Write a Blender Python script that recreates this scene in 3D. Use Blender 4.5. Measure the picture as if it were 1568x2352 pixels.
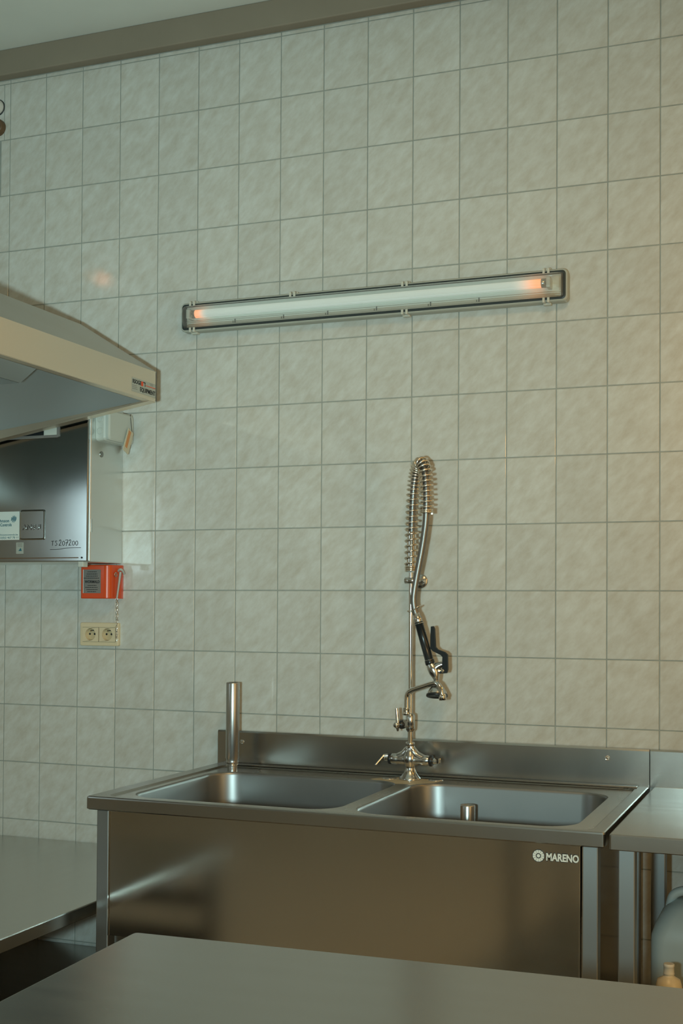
import bpy, bmesh, math, random
from mathutils import Vector, Matrix
random.seed(7)
for o in list(bpy.data.objects): bpy.data.objects.remove(o, do_unlink=True)
scene = bpy.context.scene
C = scene.collection
PI = math.pi

# ------------------------------------------------------------------ camera
cam_d = bpy.data.cameras.new('camera'); cam = bpy.data.objects.new('camera', cam_d); C.objects.link(cam)
cam_d.sensor_fit = 'VERTICAL'; cam_d.sensor_height = 36.0; cam_d.lens = 2850.0/2352*36.0
cam_d.shift_y = (1342.2-1176)/2352
_r = Vector((0.9325, 0.3611, 0.0062)).normalized(); _b = Vector((0.3611, -0.9323, -0.0178)).normalized()
_u = _b.cross(_r).normalized(); _r = _u.cross(_b)
_m = Matrix((_r, _u, _b)).transposed().to_4x4(); _m.translation = (2.6857, -3.6514, 1.3801)
cam.matrix_world = _m
cam_d.clip_start = 0.02
scene.camera = cam

# ------------------------------------------------------------------ world and lights
w = bpy.data.worlds.new('daylight'); scene.world = w; w.use_nodes = True
w.node_tree.nodes['Background'].inputs[0].default_value = (0.62, 0.80, 0.90, 1)
w.node_tree.nodes['Background'].inputs[1].default_value = 0.6
def light(name, kind, loc, target, energy, color, size=None, size_y=None, spread=None):
    d = bpy.data.lights.new(name, kind); d.energy = energy; d.color = color
    if kind == 'AREA':
        d.size = size
        if size_y: d.shape = 'RECTANGLE'; d.size_y = size_y
        else: d.shape = 'DISK'
        if spread: d.spread = spread
    else: d.shadow_soft_size = size
    o = bpy.data.objects.new(name, d); C.objects.link(o); o.location = loc
    if target is not None:
        o.rotation_euler = (Vector(target)-Vector(loc)).to_track_quat('-Z', 'Y').to_euler()
    return o
light('camera_flash_lamp', 'AREA', (2.42, -3.63, 1.33), (0.25, 0, 2.25), 22.0, (0.69, 1.0, 1.0), 0.10, spread=math.radians(98))
light('window_daylight', 'AREA', (-1.66, -3.75, 2.05), (0.5, -3.4, 1.9), 6.5, (0.70, 0.94, 1.0), 0.36, 0.95)
light('ceiling_lamp_light', 'AREA', (2.45, -2.4, 3.26), (2.45, -2.4, 0), 27, (1.0, 0.62, 0.25), 0.3, 1.1)
light('warm_wall_lamp_light', 'POINT', (2.92, -0.26, 1.98), None, 4.5, (1.0, 0.45, 0.06), 0.08)
light('right_fill_light', 'AREA', (4.26, -1.9, 1.35), (0, -1.3, 1.3), 19, (1.0, 0.62, 0.24), 1.1, 2.2)  # added warm fill before the solid right wall; no doorway there
vs = scene.view_settings
vs.view_transform = 'Standard'; vs.look = 'None'; vs.gamma = 1.0; vs.use_curve_mapping = False
vs.exposure = -0.04

# ------------------------------------------------------------------ materials
def s2l(c): return tuple(((v/12.92) if v <= 0.04045 else ((v+0.055)/1.055)**2.4) for v in c)
def rgb(r, g, b): return s2l((r/255, g/255, b/255)) + (1,)
def mat(name, col, rough=0.5, metal=0.0, var=0.0, vscale=8.0, bump=0.0, bscale=60.0, stretch=(1,1,1), coat=0.0, emit=None, estr=0.0, rvar=0.0, trans=0.0, sss=0.0, spec=None):
    m = bpy.data.materials.new(name); m.use_nodes = True
    nt = m.node_tree; N = nt.nodes; L = nt.links; p = N['Principled BSDF']
    p.inputs['Base Color'].default_value = col; p.inputs['Roughness'].default_value = rough; p.inputs['Metallic'].default_value = metal
    if coat: p.inputs['Coat Weight'].default_value = coat; p.inputs['Coat Roughness'].default_value = 0.08
    if spec is not None: p.inputs['Specular IOR Level'].default_value = spec
    if trans: p.inputs['Transmission Weight'].default_value = trans
    if emit: p.inputs['Emission Color'].default_value = emit; p.inputs['Emission Strength'].default_value = estr
    tc = N.new('ShaderNodeTexCoord'); mp = N.new('ShaderNodeMapping'); mp.inputs['Scale'].default_value = stretch
    L.new(tc.outputs['Object'], mp.inputs['Vector'])
    if var or rvar:
        n = N.new('ShaderNodeTexNoise'); n.inputs['Scale'].default_value = vscale; n.inputs['Detail'].default_value = 5
        L.new(mp.outputs[0], n.inputs['Vector'])
    if var:
        r = N.new('ShaderNodeValToRGB'); e = r.color_ramp.elements
        e[0].position = 0.3; e[1].position = 0.7
        e[0].color = tuple(c*(1-var) for c in col[:3])+(1,); e[1].color = tuple(min(1, c*(1+var)) for c in col[:3])+(1,)
        L.new(n.outputs['Fac'], r.inputs['Fac']); L.new(r.outputs[0], p.inputs['Base Color'])
    if rvar:
        mr = N.new('ShaderNodeMapRange'); mr.inputs['To Min'].default_value = max(0.02, rough-rvar); mr.inputs['To Max'].default_value = rough+rvar
        L.new(n.outputs['Fac'], mr.inputs['Value']); L.new(mr.outputs[0], p.inputs['Roughness'])
    if bump:
        n2 = N.new('ShaderNodeTexNoise'); n2.inputs['Scale'].default_value = bscale; n2.inputs['Detail'].default_value = 4
        L.new(mp.outputs[0], n2.inputs['Vector'])
        b = N.new('ShaderNodeBump'); b.inputs['Strength'].default_value = bump; b.inputs['Distance'].default_value = 0.002
        L.new(n2.outputs['Fac'], b.inputs['Height']); L.new(b.outputs[0], p.inputs['Normal'])
    return m

def tile_material():
    m = bpy.data.materials.new('glazed_cream_tile'); m.use_nodes = True
    nt = m.node_tree; N = nt.nodes; L = nt.links; p = N['Principled BSDF']
    tc = N.new('ShaderNodeTexCoord'); oi = N.new('ShaderNodeObjectInfo')
    mul = N.new('ShaderNodeVectorMath'); mul.operation = 'SCALE'; mul.inputs[0].default_value = (37, 11, 53)
    L.new(oi.outputs['Random'], mul.inputs['Scale'])
    add = N.new('ShaderNodeVectorMath'); add.operation = 'ADD'
    L.new(tc.outputs['Object'], add.inputs[0]); L.new(mul.outputs[0], add.inputs[1])
    mp = N.new('ShaderNodeMapping'); mp.vector_type = 'TEXTURE'; mp.inputs['Rotation'].default_value = (0, math.radians(-45), 0); mp.inputs['Scale'].default_value = (1.55, 1, 0.75)
    L.new(add.outputs[0], mp.inputs['Vector'])
    n = N.new('ShaderNodeTexNoise'); n.inputs['Scale'].default_value = 30; n.inputs['Detail'].default_value = 6; n.inputs['Roughness'].default_value = 0.62
    L.new(mp.outputs[0], n.inputs['Vector'])
    r = N.new('ShaderNodeValToRGB'); e = r.color_ramp.elements
    e[0].position = 0.28; e[0].color = rgb(186, 184, 174); e[1].position = 0.72; e[1].color = rgb(205, 209, 205)
    L.new(n.outputs['Fac'], r.inputs['Fac'])
    br = N.new('ShaderNodeHueSaturation'); mr = N.new('ShaderNodeMapRange'); mr.inputs['To Min'].default_value = 0.965; mr.inputs['To Max'].default_value = 1.03
    L.new(oi.outputs['Random'], mr.inputs['Value']); L.new(mr.outputs[0], br.inputs['Value']); L.new(r.outputs[0], br.inputs['Color'])
    L.new(br.outputs[0], p.inputs['Base Color'])
    p.inputs['Roughness'].default_value = 0.085
    p.inputs['Specular IOR Level'].default_value = 0.5
    n2 = N.new('ShaderNodeTexNoise'); n2.inputs['Scale'].default_value = 26; n2.inputs['Detail'].default_value = 2
    L.new(add.outputs[0], n2.inputs['Vector'])
    b = N.new('ShaderNodeBump'); b.inputs['Strength'].default_value = 0.03; b.inputs['Distance'].default_value = 0.002
    L.new(n2.outputs['Fac'], b.inputs['Height']); L.new(b.outputs[0], p.inputs['Normal'])
    return m

def steel(name, col=(0.50, 0.49, 0.465, 1), rough=0.27, stretch=(1, 1, 1), bump=0.03, rvar=0.05, bscale=26.0, smudge=True):
    m = mat(name, col, rough, 1.0, vscale=5.0, bump=bump, bscale=bscale, stretch=stretch, rvar=rvar)
    return m

M = {}
M['tile'] = tile_material()
M['grout'] = mat('grey_grout', rgb(150, 156, 150), 0.9, var=0.12, vscale=30)
M['plaster'] = mat('painted_plaster', rgb(208, 210, 202), 0.85, var=0.04, vscale=4, bump=0.1, bscale=90)
M['ceil'] = mat('ceiling_paint', rgb(214, 222, 218), 0.9, var=0.03, vscale=3)
M['beam'] = mat('taupe_painted_beam', rgb(136, 128, 113), 0.6, var=0.06, vscale=5, bump=0.1, bscale=30)
M['floor'] = mat('brown_floor_tile', rgb(202, 197, 184), 0.45, var=0.15, vscale=9)
M['joint'] = mat('floor_joint', rgb(84, 74, 62), 0.9)
SB = (0.36, 0.35, 0.325, 1)
M['steel'] = steel('brushed_stainless', col=SB, stretch=(1, 1, 1), rough=0.24)
M['steel_top'] = steel('worktop_stainless', col=SB, stretch=(0.6, 7, 1), rough=0.25, bump=0.006)
M['steel_side'] = steel('worktop_stainless_side', col=(0.57, 0.57, 0.54, 1), stretch=(7, 0.6, 1), rough=0.25, bump=0.006)
M['steel_v'] = steel('panel_stainless', col=(0.50, 0.49, 0.46, 1), stretch=(1, 1, 0.35), rough=0.14, bump=0.006)
M['steel_splash'] = steel('splash_stainless', col=(0.46, 0.45, 0.42, 1), stretch=(1, 1, 0.5), rough=0.22, bump=0.006)
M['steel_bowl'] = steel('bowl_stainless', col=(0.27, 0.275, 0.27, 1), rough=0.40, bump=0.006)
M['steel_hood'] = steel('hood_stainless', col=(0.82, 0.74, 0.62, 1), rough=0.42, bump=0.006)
M['steel_roof_shaded'] = steel('shaded_roof_stainless', col=(0.50, 0.45, 0.38, 1), rough=0.34, bump=0.006)  # hood steel again, with the roof's darker shading put into its colour
M['steel_leg'] = steel('leg_stainless', col=(0.31, 0.325, 0.325, 1), rough=0.42, bump=0.006)
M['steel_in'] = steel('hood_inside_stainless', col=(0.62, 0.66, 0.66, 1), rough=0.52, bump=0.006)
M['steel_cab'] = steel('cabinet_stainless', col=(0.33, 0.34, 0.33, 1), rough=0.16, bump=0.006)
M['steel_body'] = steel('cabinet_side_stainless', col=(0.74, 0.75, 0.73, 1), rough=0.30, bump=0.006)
M['steel_pipe'] = steel('dull_pipe_steel', col=(0.48, 0.47, 0.45, 1), rough=0.33, bump=0.006)
M['chrome'] = mat('chrome', (0.72, 0.72, 0.70, 1), 0.10, 1.0, rvar=0.05, vscale=30)
M['chrome_dull'] = mat('scaled_chrome', (0.60, 0.60, 0.58, 1), 0.22, 1.0, var=0.25, vscale=70, rvar=0.12)
M['wire'] = mat('spring_wire', (0.74, 0.68, 0.58, 1), 0.26, 1.0)
M['hose'] = mat('hose_metal', (0.27, 0.26, 0.245, 1), 0.40, 1.0)
M['black'] = mat('black_rubber', (0.012, 0.014, 0.015, 1), 0.38)
M['blackp'] = mat('black_plastic', (0.014, 0.018, 0.02, 1), 0.28)
M['lever'] = mat('lever_plastic', (0.012, 0.016, 0.018, 1), 0.55, spec=0.25)
M['ink'] = mat('black_ink', (0.015, 0.018, 0.02, 1), 0.6)
M['white'] = mat('white_plastic', rgb(216, 220, 214), 0.4)
M['offwhite'] = mat('grey_white_plastic', rgb(190, 196, 188), 0.42)
M['cream'] = mat('cream_plastic', rgb(212, 198, 166), 0.38)
M['cream_shaded'] = mat('cream_plastic_shaded', rgb(196, 178, 140), 0.4)  # same cream, with the shade of the socket recess put into the colour
M['red'] = mat('orange_red_enamel', rgb(206, 70, 14), 0.32, coat=0.4)
M['redd'] = mat('orange_red_text', rgb(214, 74, 30), 0.5)
M['plate'] = mat('grey_label_plate', rgb(128, 126, 122), 0.45, 0.2)
M['paper'] = mat('white_sticker', rgb(216, 224, 218), 0.5)
M['papers'] = mat('silver_sticker', rgb(160, 166, 158), 0.45)
M['tealink'] = mat('teal_ink', rgb(24, 96, 112), 0.5)
M['lampbase'] = mat('lamp_housing_grey', rgb(172, 176, 166), 0.45)
M['gasket'] = mat('dark_gasket', rgb(44, 52, 52), 0.5)
M['tray'] = mat('white_lamp_tray', rgb(226, 230, 222), 0.45)
M['clip'] = mat('lamp_clip_plastic', rgb(196, 196, 184), 0.3)
M['can'] = mat('blue_white_canister', rgb(178, 192, 192), 0.42)
M['capw'] = mat('bottle_cap_white', rgb(214, 208, 190), 0.4)
M['bottle'] = mat('cream_bottle', rgb(216, 206, 180), 0.35)
M['tag'] = mat('tan_tag', rgb(200, 190, 164), 0.5)
M['tago'] = mat('orange_tag_print', rgb(206, 140, 84), 0.5)
M['pipew'] = mat('white_pipe', rgb(206, 206, 200), 0.4)
M['pipeb'] = mat('brown_pipe', rgb(96, 74, 52), 0.45)
M['foam'] = mat('brown_foam', rgb(176, 112, 48), 0.8, bump=0.4, bscale=120)
M['cable'] = mat('grey_cable', rgb(168, 172, 166), 0.4)

def sink_deck_material():
    m = steel('sink_deck_stainless', col=(0.50, 0.485, 0.45, 1), rough=0.27, bump=0.02)
    nt = m.node_tree; N = nt.nodes; L = nt.links; p = N['Principled BSDF']
    # dried limescale film around the tap hole
    g = N.new('ShaderNodeNewGeometry')
    d = N.new('ShaderNodeVectorMath'); d.operation = 'SUBTRACT'; d.inputs[1].default_value = (1.535, -0.15, 0.866)
    L.new(g.outputs['Position'], d.inputs[0])
    sc = N.new('ShaderNodeVectorMath'); sc.operation = 'MULTIPLY'; sc.inputs[1].default_value = (1.0, 1.35, 1.0); L.new(d.outputs[0], sc.inputs[0])
    ln = N.new('ShaderNodeVectorMath'); ln.operation = 'LENGTH'; L.new(sc.outputs[0], ln.inputs[0])
    n = N.new('ShaderNodeTexNoise'); n.inputs['Scale'].default_value = 22; n.inputs['Detail'].default_value = 5; L.new(g.outputs['Position'], n.inputs['Vector'])
    ma = N.new('ShaderNodeMath'); ma.operation = 'MULTIPLY_ADD'; ma.inputs[1].default_value = 0.06; L.new(n.outputs['Fac'], ma.inputs[0]); L.new(ln.outputs['Value'], ma.inputs[2])
    mr = N.new('ShaderNodeMapRange'); mr.inputs['From Min'].default_value = 0.135; mr.inputs['From Max'].default_value = 0.115; mr.inputs['To Max'].default_value = 0.75
    L.new(ma.outputs[0], mr.inputs['Value'])
    db = N.new('ShaderNodeBsdfDiffuse'); db.inputs['Color'].default_value = rgb(186, 176, 150)
    mx = N.new('ShaderNodeMixShader'); L.new(mr.outputs[0], mx.inputs[0]); L.new(p.outputs[0], mx.inputs[1]); L.new(db.outputs[0], mx.inputs[2])
    L.new(mx.outputs[0], N['Material Output'].inputs['Surface'])
    return m
M['deck'] = sink_deck_material()

def diffuser_material():
    m = bpy.data.materials.new('ribbed_clear_cover'); m.use_nodes = True
    nt = m.node_tree; N = nt.nodes; L = nt.links
    for x in list(N):
        if x.type == 'BSDF_PRINCIPLED': N.remove(x)
    tr = N.new('ShaderNodeBsdfTransparent'); tr.inputs[0].default_value = (0.93, 0.95, 0.93, 1)
    gl = N.new('ShaderNodeBsdfGlossy'); gl.inputs['Roughness'].default_value = 0.22; gl.inputs[0].default_value = (0.9, 0.9, 0.9, 1)
    tl = N.new('ShaderNodeBsdfTranslucent'); tl.inputs[0].default_value = (0.9, 0.92, 0.9, 1)
    df = N.new('ShaderNodeBsdfDiffuse'); df.inputs[0].default_value = (0.75, 0.78, 0.75, 1)
    m1 = N.new('ShaderNodeMixShader'); m1.inputs[0].default_value = 0.5; L.new(tl.outputs[0], m1.inputs[1]); L.new(df.outputs[0], m1.inputs[2])
    m2 = N.new('ShaderNodeMixShader'); m2.inputs[0].default_value = 0.22; L.new(tr.outputs[0], m2.inputs[1]); L.new(m1.outputs[0], m2.inputs[2])
    fr = N.new('ShaderNodeLayerWeight'); fr.inputs[0].default_value = 0.22
    m3 = N.new('ShaderNodeMixShader'); L.new(fr.outputs['Fresnel'], m3.inputs[0]); L.new(m2.outputs[0], m3.inputs[1]); L.new(gl.outputs[0], m3.inputs[2])
    L.new(m3.outputs[0], N['Material Output'].inputs['Surface'])
    return m
M['diffuser'] = diffuser_material()
def tube_material(x0, x1, glow=1.1):   # ends given in the lamp's own frame
    m = bpy.data.materials.new('fluorescent_tube'); m.use_nodes = True
    nt = m.node_tree; N = nt.nodes; L = nt.links; p = N['Principled BSDF']
    p.inputs['Base Color'].default_value = (0.85, 0.87, 0.84, 1); p.inputs['Roughness'].default_value = 0.25
    g = N.new('ShaderNodeTexCoord'); sx = N.new('ShaderNodeSeparateXYZ'); L.new(g.outputs['Object'], sx.inputs[0])
    # cathode glow at both ends of the tube
    def ramp(a, b):
        q = N.new('ShaderNodeMapRange'); q.interpolation_type = 'SMOOTHSTEP'; q.inputs['From Min'].default_value = a; q.inputs['From Max'].default_value = b
        L.new(sx.outputs[0], q.inputs['Value']); return q
    a = ramp(x0+0.055, x0+0.015); b = ramp(x1-0.10, x1-0.015)
    mx = N.new('ShaderNodeMath'); mx.operation = 'MAXIMUM'; L.new(a.outputs[0], mx.inputs[0]); L.new(b.outputs[0], mx.inputs[1])
    cm = N.new('ShaderNodeMix'); cm.data_type = 'RGBA'; cm.inputs[6].default_value = (0.72, 0.86, 0.80, 1); cm.inputs[7].default_value = (1.0, 0.24, 0.035, 1)
    L.new(mx.outputs[0], cm.inputs[0]); L.new(cm.outputs[2], p.inputs['Emission Color'])
    st = N.new('ShaderNodeMapRange'); st.inputs['To Min'].default_value = 0.34; st.inputs['To Max'].default_value = glow
    L.new(mx.outputs[0], st.inputs['Value']); L.new(st.outputs[0], p.inputs['Emission Strength'])
    return m

# ------------------------------------------------------------------ mesh helpers (world coordinates; build() moves them to the parent's frame)
class MB:
    def __init__(s): s.v = []; s.f = []; s.sm = []
    def add(s, vs, fs, smooth=False):
        o = len(s.v); s.v += [tuple(v) for v in vs]; s.f += [tuple(i+o for i in f) for f in fs]; s.sm += [smooth]*len(fs); return s
    def box(s, x0, x1, y0, y1, z0, z1, bev=0.0, seg=2):
        bm = bmesh.new(); bmesh.ops.create_cube(bm, size=1)
        for v in bm.verts: v.co = ((x0+x1)/2+v.co.x*(x1-x0), (y0+y1)/2+v.co.y*(y1-y0), (z0+z1)/2+v.co.z*(z1-z0))
        if bev: bmesh.ops.bevel(bm, geom=bm.edges[:], offset=bev, segments=seg, affect='EDGES', profile=0.5)
        return s.addbm(bm)
    def addbm(s, bm, mtx=None, smooth=None):
        bm.verts.index_update()
        vs = [(mtx @ v.co) if mtx else v.co.copy() for v in bm.verts]; fs = [[v.index for v in f.verts] for f in bm.faces]
        s.add(vs, fs, False if smooth is None else smooth); bm.free(); return s
    def obox(s, mtx, sx, sy, sz, bev=0.0, seg=2):
        bm = bmesh.new(); bmesh.ops.create_cube(bm, size=1)
        for v in bm.verts: v.co = (v.co.x*sx, v.co.y*sy, v.co.z*sz)
        if bev: bmesh.ops.bevel(bm, geom=bm.edges[:], offset=bev, segments=seg, affect='EDGES', profile=0.5)
        return s.addbm(bm, mtx)
    def tube(s, pts, r, n=12, cap=True):
        pts = [Vector(p) for p in pts]; k = len(pts)
        rs = r if isinstance(r, (list, tuple)) else [r]*k
        tans = []
        for i in range(k):
            a = pts[max(0, i-1)]; b = pts[min(k-1, i+1)]; t = b-a
            tans.append(t.normalized() if t.length > 1e-9 else (tans[-1] if tans else Vector((0, 0, 1))))
        t0 = tans[0]; ref = Vector((0, 0, 1)) if abs(t0.z) < 0.9 else Vector((1, 0, 0))
        nrm = t0.cross(ref).normalized(); vs = []; fs = []
        for i in range(k):
            if i: 
                q = tans[i-1].rotation_difference(tans[i]); nrm = q @ nrm
                nrm = (nrm - tans[i]*nrm.dot(tans[i])).normalized()
            bn = tans[i].cross(nrm)
            for j in range(n):
                a = 2*PI*j/n; vs.append(pts[i]+(nrm*math.cos(a)+bn*math.sin(a))*rs[i])
        for i in range(k-1):
            for j in range(n):
                fs.append((i*n+j, i*n+(j+1) % n, (i+1)*n+(j+1) % n, (i+1)*n+j))
        s.add(vs, fs, True)
        if cap:
            s.add(vs[:n], [tuple(range(n))[::-1]]); s.add(vs[-n:], [tuple(range(n))])
        return s
    def lathe(s, origin, axis, prof, n=20, capa=True, capb=True):
        """prof: list of (distance along axis, radius)"""
        o = Vector(origin); ax = Vector(axis).normalized(); ref = Vector((0, 0, 1)) if abs(ax.z) < 0.9 else Vector((1, 0, 0))
        u = ax.cross(ref).normalized(); w_ = ax.cross(u); vs = []; fs = []
        for d, r in prof:
            for j in range(n):
                a = 2*PI*j/n; vs.append(o+ax*d+(u*math.cos(a)+w_*math.sin(a))*max(r, 1e-5))
        for i in range(len(prof)-1):
            for j in range(n): fs.append((i*n+j, i*n+(j+1) % n, (i+1)*n+(j+1) % n, (i+1)*n+j))
        s.add(vs, fs, True)
        if capa: s.add(vs[:n], [tuple(range(n))[::-1]])
        if capb: s.add(vs[-n:], [tuple(range(n))])
        return s
    def prism(s, poly, d):
        """closed polygon of 3-D points pushed along vector d"""
        p = [Vector(q) for q in poly]; d = Vector(d); n = len(p)
        vs = p+[q+d for q in p]; fs = [tuple(range(n))[::-1], tuple(range(n, 2*n))]
        for i in range(n): fs.append((i, (i+1) % n, n+(i+1) % n, n+i))
        return s.add(vs, fs)
    def loft(s, loops, smooth=True, capa=False, capb=False):
        n = len(loops[0]); vs = [v for l in loops for v in l]; fs = []
        for i in range(len(loops)-1):
            for j in range(n): fs.append((i*n+j, i*n+(j+1) % n, (i+1)*n+(j+1) % n, (i+1)*n+j))
        s.add(vs, fs, smooth)
        if capa: s.add(loops[0], [tuple(range(n))[::-1]])
        if capb: s.add(loops[-1], [tuple(range(n))])
        return s
    def mesh(s, name, m, off=(0, 0, 0)):
        me = bpy.data.meshes.new(name); off = Vector(off)
        me.from_pydata([tuple(Vector(v)-off) for v in s.v], [], s.f)
        me.polygons.foreach_set('use_smooth', s.sm)
        bm = bmesh.new(); bm.from_mesh(me); bmesh.ops.recalc_face_normals(bm, faces=bm.faces[:]); bm.to_mesh(me); bm.free()
        me.materials.append(m); me.update(); return me
    def build(s, name, m, parent=None, origin=None, label=None):
        if parent is not None:
            off = world_loc(parent); me = s.mesh(name, m, off); o = bpy.data.objects.new(name, me); C.objects.link(o); o.parent = parent
            if parent.get('_rz'): raise Exception('no')
        else:
            off = Vector(origin) if origin else Vector((0, 0, 0)); me = s.mesh(name, m, off); o = bpy.data.objects.new(name, me); C.objects.link(o); o.location = off
        if label: o['label'] = label
        return o
def world_loc(o):
    l = Vector((0, 0, 0))
    while o is not None: l += o.location; o = o.parent
    return l
def tag(o, label, cat, group=None):
    o['label'] = label; o['category'] = cat
    if group: o['group'] = group
    return o
def thing(name, label, cat, loc, group=None):
    o = bpy.data.objects.new(name, None); o.empty_display_size = 0.05; C.objects.link(o); o.location = loc
    return tag(o, label, cat, group)
def struct(o): o['kind'] = 'structure'; return o
def rrect(x0, x1, y0, y1, r, z, seg=6):
    pts = []
    for cx, cy, a0 in ((x1-r, y1-r, 0), (x0+r, y1-r, 90), (x0+r, y0+r, 180), (x1-r, y0+r, 270)):
        for i in range(seg+1):
            a = math.radians(a0+90*i/seg); pts.append(Vector((cx+r*math.cos(a), cy+r*math.sin(a), z)))
    return pts
def rrect_xz(x0, x1, z0, z1, r, y, seg=5): return [Vector((p.x, y, p.y)) for p in rrect(x0, x1, z0, z1, r, 0, seg)]
def catmull(pts, n=8):
    P = [Vector(p) for p in pts]; out = []
    for i in range(len(P)-1):
        p0 = P[max(0, i-1)]; p1 = P[i]; p2 = P[i+1]; p3 = P[min(len(P)-1, i+2)]
        for k in range(n):
            t = k/n; out.append(0.5*((2*p1)+(p2-p0)*t+(2*p0-5*p1+4*p2-p3)*t*t+(3*p1-p0-3*p2+p3)*t**3))
    out.append(P[-1]); return out
def text(name, body, size, origin, xdir, zdir, m, parent, extrude=0.0004, offset=0.0, width=None, align='LEFT', shear=0.0, spacing=1.0, thick=0.0):
    cu = bpy.data.curves.new('t', 'FONT'); cu.body = body; cu.size = size; cu.extrude = extrude; cu.offset = offset; cu.align_x = align; cu.shear = shear; cu.space_character = spacing; cu.resolution_u = 3
    tmp = bpy.data.objects.new('t', cu); C.objects.link(tmp)
    bpy.context.view_layer.update()
    me = bpy.data.meshes.new_from_object(tmp.evaluated_get(bpy.context.evaluated_depsgraph_get()))
    bpy.data.objects.remove(tmp, do_unlink=True); bpy.data.curves.remove(cu)
    x = Vector(xdir).normalized(); z = Vector(zdir).normalized(); nrm = x.cross(z)
    sx = 1.0
    if width and len(me.vertices):
        xs = [v.co.x for v in me.vertices]; sx = width/(max(xs)-min(xs))
    off = world_loc(parent)
    for v in me.vertices: v.co = Vector(origin)+x*v.co.x*sx+z*v.co.y+nrm*v.co.z-off
    me.materials.clear(); me.materials.append(m); me.name = name
    o = bpy.data.objects.new(name, me); C.objects.link(o); o.parent = parent; return o

# ------------------------------------------------------------------ room shell
ZR0 = 3.23; TW = 0.15; TH = 0.20
XL, XR, YF, ZC = -1.70, 4.30, -5.30, 3.335
wall = struct(MB().box(XL-0.1, XR+0.1, 0.0016, 0.12, -0.02, ZC+0.05).build('wall_back', M['grout']))
G = 0.0032
def tile_mesh(wd, ht):
    return MB().box(-wd/2, wd/2, -0.004, 0.004, -ht/2, ht/2, bev=0.0011, seg=1).mesh('tile', M['tile'])
full = tile_mesh(TW-G, TH-G); sliver = tile_mesh(TW-G, 0.0105)
def put_tile(me, x, z):
    o = bpy.data.objects.new('tile', me); C.objects.link(o); o.parent = wall
    o.location = (x, 0.004+random.uniform(-0.0003, 0.0003), z)
    o.rotation_euler = (math.radians(random.gauss(0, 0.10)), 0, math.radians(random.gauss(0, 0.10)))
    return o
special = {(-1, 0), (-1, 1)}
for r in range(0, 15):
    for c in range(-1, 16):
        if (c, r) in special: continue
        put_tile(full, (c+0.5)*TW, ZR0-(r+0.5)*TH)
for c in range(-1, 16): put_tile(sliver, (c+0.5)*TW, ZR0+G/2+0.0053)
# tiles cut around the pipe holes at the left
for x0, x1, r in ((-0.0245, -G/2, 0), (-0.15+G/2, -0.0275, 0), (-0.037, -G/2, 1)):
    put_tile(tile_mesh(x1-x0, TH-G), (x0+x1)/2, ZR0-(r+0.5)*TH)
rest = MB()
for r in range(-1, 17):
    for c in range(-12, 29):
        if -1 <= c < 16 and -1 <= r < 15: continue
        z1 = ZR0-r*TH-G/2; z0 = max(ZR0-(r+1)*TH+G/2, 0.002)
        if r == -1: z0, z1 = ZR0+G/2, ZR0+0.0121
        x0, x1 = max(c*TW+G/2, XL), min((c+1)*TW-G/2, XR)
        if x1-x0 > 0.01 and z1-z0 > 0.004: rest.box(x0, x1, 0.0, 0.008, z0, z1, bev=0.0011, seg=1)
ro = rest.build('tile_field', M['tile'], wall); ro['kind'] = 'stuff'

struct(MB().box(XL-0.1, XR+0.1, YF-0.1, 0.12, ZC, ZC+0.1).build('ceiling', M['ceil']))
struct(MB().box(XL, XR, -0.04, 0.003, ZR0+0.0145, ZC, bev=0.004).build('trim_1', M['beam']))
# left wall with a narrow window opening
wy0, wy1, wz0, wz1 = -3.95, -3.55, 1.55, 2.55
wl = MB()
wl.box(XL-0.1, XL, YF-0.1, wy0, 0, ZC); wl.box(XL-0.1, XL, wy1, 0.0, 0, ZC); wl.box(XL-0.1, XL, wy0, wy1, 0, wz0); wl.box(XL-0.1, XL, wy0, wy1, wz1, ZC)
struct(wl.build('wall_left', M['plaster']))
wf = MB()
for a in ((wy0, wy0+0.03, wz0, wz1), (wy1-0.03, wy1, wz0, wz1), (wy0, wy1, wz0, wz0+0.03), (wy0, wy1, wz1-0.03, wz1)): wf.box(XL-0.07, XL-0.03, a[0], a[1], a[2], a[3])
struct(wf.build('window_1', M['white']))
struct(MB().box(XR, XR+0.1, YF-0.1, 0.0, 0, ZC).build('wall_right', M['plaster']))
struct(MB().box(XL-0.1, XR+0.1, YF-0.1, YF, 0, ZC).build('wall_front', M['plaster']))
floor = struct(MB().box(XL-0.1, XR+0.1, YF-0.1, 0.12, -0.1, -0.004).build('floor', M['joint']))
ft = MB()
for i in range(int((XR-XL)/0.2)):
    for j in range(int(-YF/0.2)+1):
        ft.box(XL+i*0.2+0.003, XL+(i+1)*0.2-0.003, -(j+1)*0.2+0.003, -j*0.2-0.003, -0.004, 0.0)
fo = ft.build('floor_tile', M['floor'], floor); fo['kind'] = 'stuff'

# ------------------------------------------------------------------ sink unit
SX0, SX1, SYF, SYB, ZT, ZD = 0.856, 2.226, -0.802, -0.030, 0.871, 0.866
sink = thing('sink_unit', 'stainless steel double-bowl sink unit with closed front panel against the tiled wall', 'sink', (1.54, -0.4, 0))
BW = [(0.932, 1.536, -0.738, -0.172), (1.577, 2.145, -0.745, -0.165)]
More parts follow.
